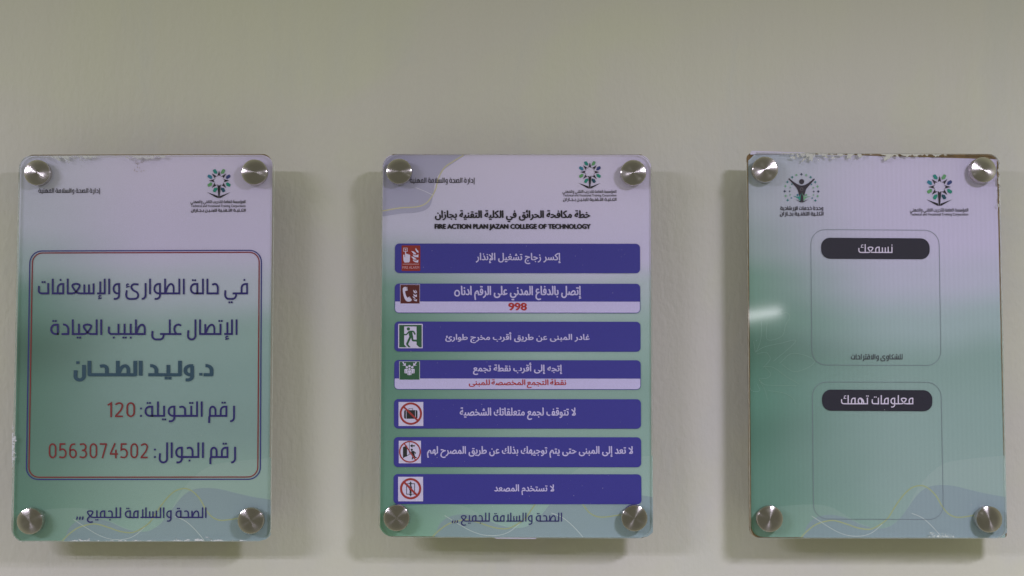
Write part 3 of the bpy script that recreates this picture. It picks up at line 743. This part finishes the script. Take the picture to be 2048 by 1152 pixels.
def pic_lift(k):
    z = zz(785, 795, 5.36); k.poly(z(rrect(60, 850, 328, 1113)), m_icw)
    k.line(z([(151, 924), (237, 924), (237, 1036), (151, 1036)]), 1.4, m_sblk, 1, True)
    k.poly(z(disc(194, 938, 10)), m_sblk, 2); k.poly(z(rrect(179, 950, 209, 995, 8)), m_sblk, 2); k.poly(z(rrect(184, 990, 204, 1030)), m_sblk, 2.5)
    for s_ in (1, -1): k.poly(z([(194, 980 + 82 * s_), (180, 980 + 60 * s_), (208, 980 + 60 * s_)]), m_sblk, 2); k.line(z([(194, 980 + 64 * s_), (194, 980 + 52 * s_)]), 1.0, m_sblk, 3)
    ban(k, 194, 978, 114, 23, (120, 902), (268, 1054), z)
rows = [
    (487, 546, None, pic_alarm, 'إكسر زجاج تشغيل الإنذار', (952, 1121, 506, 528), None, 'blue banner with a red fire alarm pictogram'),
    (567, 626, 603, pic_phone, 'إتصل بالدفاع المدني على الرقم ادنا', (922.5, 1162, 572, 600.5), ('998', (1017.5, 1053, 605.8, 620.6)), 'banner with a white strip reading 998 in red'),
    (643, 703, None, pic_exit, 'غادر المبنى عن طريق أقرب مخرج طوارئ', (891, 1179, 664.5, 686), None, 'blue banner with a running man exit pictogram'),
    (720, 779, 757, pic_assembly, 'إتجه إلى أقرب نقطة تجمع', (946.5, 1124, 725.5, 749.5), ('نقطة التجمع المخصصة للمبنى', (938, 1132, 758.8, 776)), 'banner with a white strip of red Arabic lettering'),
    (798, 857, None, pic_luggage, 'لا تتوقف لجمع متعلقاتك الشخصية', (920, 1151, 815, 839.5), None, 'blue banner with a crossed out suitcase'),
    (874, 934, None, pic_return, 'لا تعد إلى المبنى حتى يتم توجيهك بذلك عن طريق المصرح لهم', (854.5, 1265.5, 892.5, 915.5), None, 'blue banner filled by the longest line of lettering'),
    (948, 1008, None, pic_lift, 'لا تستخدم المصعد', (989, 1108, 969, 990), None, 'lowest blue banner with a crossed out lift pictogram'),
]
for i, (y0, y1, split, pic, txt, bx, second, lab) in enumerate(rows):
    xl, xr = 790 - i * .45, 1280 + i * .45
    ik = Ink(14); ik.poly(rquad((xl, y0), (xr, y0 + .5), (xr + .3, y1 + .5), (xl - .3, y1), 8.5), m_blue)
    if split: ik.poly(rquad((xl + .8, split), (xr - .8, split + .4), (xr - .6, y1 - .6), (xl + .6, y1 - 1), (0, 0, 7.5, 7.5)), m_white, 1)
    bn = B.flat('banner', ik, None, lab)
    pk = Ink(16); pic(pk); B.flat('pictogram', pk, bn)
    def row_text(k):
        if txt.endswith('ادنا'): k.line([(914.2 + 4.6 * math.cos(a * math.pi / 10), 587.2 + (6.4 if math.sin(a * math.pi / 10) < 0 else 4.6) * math.sin(a * math.pi / 10)) for a in range(20)], 2.6, m_white, 0, True)    # the round letter that ends this row
        typeset(k, txt, bx[0], bx[1], bx[2], bx[3], m_white, True, .025, gap=1.0)
    lettering(B, 16, row_text, bn)
    if second: lettering(B, 17, lambda k: typeset(k, second[0], *second[1], ink((142, 42, 44)), second[0] != '998', .07 if second[0] == '998' else .03, gap=.5), bn)
standoffs(B, [(798, 342.5), (1267, 345), (793, 1036), (1269, 1036.5)], random.Random(8))
specks(B, 190, 7, (768, 480, 1298, 1060), (200, 200, 215), .22, .7)

# ================================================================== SIGN: guidance unit
q3 = [(1494, 305), (1999, 308.5), (2014.5, 1077), (1501, 1076.5)]
Cn = Sign('right sign with two black rounded title bars and dried paint over its brown top edge', q3)
Cn.slab('backing_board', [(1494, 306), (1997, 308), (2013.5, 1075.5), (1499.5, 1075.5)], (10, 20, 6, 20), Y_BOARD0, Y_PRINT - .0006, [M_BOARD])
l3 = [(0, (147, 155, 164)), (0.12, (145, 151, 160)), (0.24, (126, 140, 141)), (0.33, (98, 129, 116)), (0.42, (85, 119, 104)), (0.5, (67, 100, 86)), (0.62, (80, 118, 105)), (0.72, (74, 110, 97)), (0.85, (84, 120, 107)), (1, (95, 134, 115))]
r3 = [(0, (170, 162, 187)), (0.22, (168, 161, 187)), (0.32, (160, 159, 179)), (0.44, (138, 154, 158)), (0.55, (120, 142, 139)), (0.68, (126, 147, 145)), (0.82, (130, 150, 148)), (1, (134, 156, 152))]
Cn.grad = ('printed_gradient', l3, r3, 7.7, Cn.W, Cn.H, True, 1.12)
Cn.slab('print_sheet', [(1496.5, 305), (1993.5, 318.5), (2011, 1075.5), (1503, 1073.5)], ((16, 1), 3, 3, 22), Y_PRINT - .0005, Y_PRINT, [mat_print(*Cn.grad)])
Cn.slab('acrylic_plate', q3, ((19, 1), 20, 24, 22), Y_ACR0, Y_ACR1, [M_ACR, M_RIM])
Cn.slab('paper_edge', [(1503, 301.5), (1610, 305), (1610, 309), (1500, 309)], .4, Y_PRINT + .0003, Y_PRINT + .0005, [M_PAPER])
waves(Cn)
emblem(Cn, 1879.2, 373.8, 1.09)
# guidance unit emblem
z = zz(1540, 335, 10.47); ik = Ink(12); blk = ink((44, 38, 48)); tl_, gn_, nv_, bl_ = ink((44, 102, 104)), ink((100, 140, 112)), ink((32, 42, 66)), ink((52, 100, 122))
ik.poly(z(disc(663, 295, 54)), blk)
ik.poly(z(rounded([(385, 240), (402, 224), (500, 305, 40), (600, 365, 60), (663, 380, 60), (740, 365, 60), (830, 305, 40), (922, 228), (940, 244), (850, 345, 60), (770, 430, 60), (735, 510, 60), (718, 590), (700, 725), (630, 725), (615, 590), (598, 510, 60), (560, 425, 60), (478, 340, 60)], True, 3)), blk)
ik.line(z(disc(663, 455, 30, 12)), .8, ink((92, 86, 92)), 1, True)
ik.poly(z(rounded([(468, 590), (590, 615, 20), (630, 590, 20), (665, 525), (640, 600, 30), (635, 705), (590, 650, 20), (555, 625, 20)], True, 3)), ink((46, 120, 112)), 1)
ik.poly(z(rounded([(852, 598), (740, 617, 20), (705, 590, 20), (668, 525), (700, 610, 30), (700, 705), (742, 650, 20), (778, 625, 20)], True, 3)), gn_, 1)
ik.poly(z(disc(578, 575, 22, 10)), bl_, 1); ik.poly(z(disc(757, 575, 22, 10)), gn_, 1)
ik.poly(z([(520, 660), (640, 712), (664, 735), (630, 726)]), blk, 2); ik.poly(z([(816, 660), (690, 712), (668, 735), (702, 728)]), blk, 2)
def star4(x, y, r, m): ik.poly(z([(x + rr * math.cos(a * math.pi / 4), y + rr * math.sin(a * math.pi / 4)) for a in range(8) for rr in ((r,) if a % 2 == 0 else (r * .48,))]), m)
for x, y, c in ((658, 143, nv_), (758, 158, gn_), (852, 203, tl_), (948, 305, tl_), (995, 397, gn_), (1010, 502, nv_), (997, 600, gn_), (950, 690, tl_), (553, 157, gn_), (465, 203, tl_), (365, 302, tl_), (322, 390, gn_), (307, 497, nv_), (327, 595, gn_), (370, 685, tl_)): star4(x, y, 32, c)
for x, y, c in ((457, 350, tl_), (425, 418, gn_), (413, 497, nv_), (420, 570, gn_), (447, 638, bl_), (868, 352, bl_), (905, 422, gn_), (917, 500, nv_), (910, 575, gn_), (885, 640, bl_)): star4(x, y, 22, c)
Cn.flat('emblem', ik, None, 'figure with raised arms in an arch of small stars')
lettering(Cn, 12, lambda k: kufi(k, 'وحدة خدمات الإرشادية', 1560.5, 1646.5, 412.4, 419.8, t_blk, 17))
lettering(Cn, 12, lambda k: kufi(k, 'الكلـية التقنـية بجـازان', 1560, 1647, 423.4, 430.8, t_blk, 17))
lettering(Cn, 12, lambda k: kufi(k, 'المؤسسة العامة للتدريب التقني والمهني', 1820, 1936.5, 416.4, 422.9, t_blk, 14))
lettering(Cn, 12, lambda k: typeset(k, 'Technical and Vocational Training Corporation', 1820.5, 1936.5, 425.8, 432.6, t_blk, bold=.006))
m_pill, m_frame = ink((34, 32, 44)), ink((100, 108, 116))
for pill, frame, txt, bx in (((1642, 475.3, 1859, 518), ((1621.5, 459), (1878, 460.5), (1882, 731), (1624, 730)), 'نسمعك', (1716.6, 1785, 488.4, 505.9)),
                             ((1644, 779, 1864.4, 822), ((1624.5, 764), (1882, 764.5), (1887, 1039), (1627, 1038)), 'معلومات تهمك', (1682, 1826.7, 790.2, 808.6))):
    ik = Ink(10); ik.line(rquad(*frame, 29), .9, m_frame, 0, True); Cn.flat('frame_line', ik)
    ik = Ink(12); ik.poly(rquad((pill[0], pill[1]), (pill[2], pill[1] + 1.4), (pill[2] + .6, pill[3] + .6), (pill[0] + .4, pill[3] - .6), 18), m_pill)
    pl = Cn.flat('title_bar', ik)
    lettering(Cn, 14, lambda k: kufi(k, txt, *bx, ink((178, 168, 196)), 12), pl)
lettering(Cn, 12, lambda k: kufi(k, 'للشكاوى والاقتراحات', 1702, 1805, 708, 718.6, t_blk, 13))
ik = Ink(8); pale = mat_print(*Cn.grad, (165, 195, 178), .25)                         # faint printed leaf outlines at the left
z = zz(1480, 560, 4.8)
for p in ([(205, 400), (205, 520), (190, 610), (150, 690), (140, 640), (130, 590)], [(260, 410), (262, 570), (400, 540), (440, 430), (480, 350), (440, 310), (390, 330)],
          [(150, 690), (240, 640), (400, 605), (520, 575), (510, 620), (320, 780)], [(220, 840), (270, 790), (290, 750), (250, 695), (160, 710)], [(220, 830), (320, 840), (450, 930), (570, 1000)],
          [(380, 800), (500, 705), (680, 745), (700, 810), (530, 880), (400, 810)], [(180, 950), (260, 940), (295, 900), (240, 840)], [(180, 955), (230, 1000), (300, 1010), (540, 1015)], [(165, 1000), (190, 1060), (130, 1070), (95, 1040)],
          [(180, 955), (240, 1060), (262, 1150)], [(270, 1060), (420, 1085), (500, 1130), (540, 1190)]):
    ik.line(z(catmull(p)), .7, pale)
Cn.flat('leaf_motif', ik)
standoffs(Cn, [(1531, 338.5, -.5, -1.8), (1966.5, 339.5, -1.6, 1.2), (1540, 1038), (1979, 1039)], random.Random(21))
smear(Cn, (1556, 306.5), (1740, 307.5), (8, 30), 2.4, .075, 1.6, 5, .375, .45, (.55, .55, .52))
smear(Cn, (1735, 307.5), (1925, 309), (4, 22), 8.8, .07, 1.3, 5, .42, .48, (.60, .60, .55))
smear(Cn, (1999, 316), (2002, 440), (-12, 1), 4.6, .05, 1.2, 6, .36, .42, (.60, .60, .56))
smear(Cn, (1850, 1074.5), (1914, 1074.8), (0, -16), 6.1, .16, 3.5, -3, .31, .52, (.62, .68, .66))
specks(Cn, 45, 9, (1510, 330, 1990, 1060))
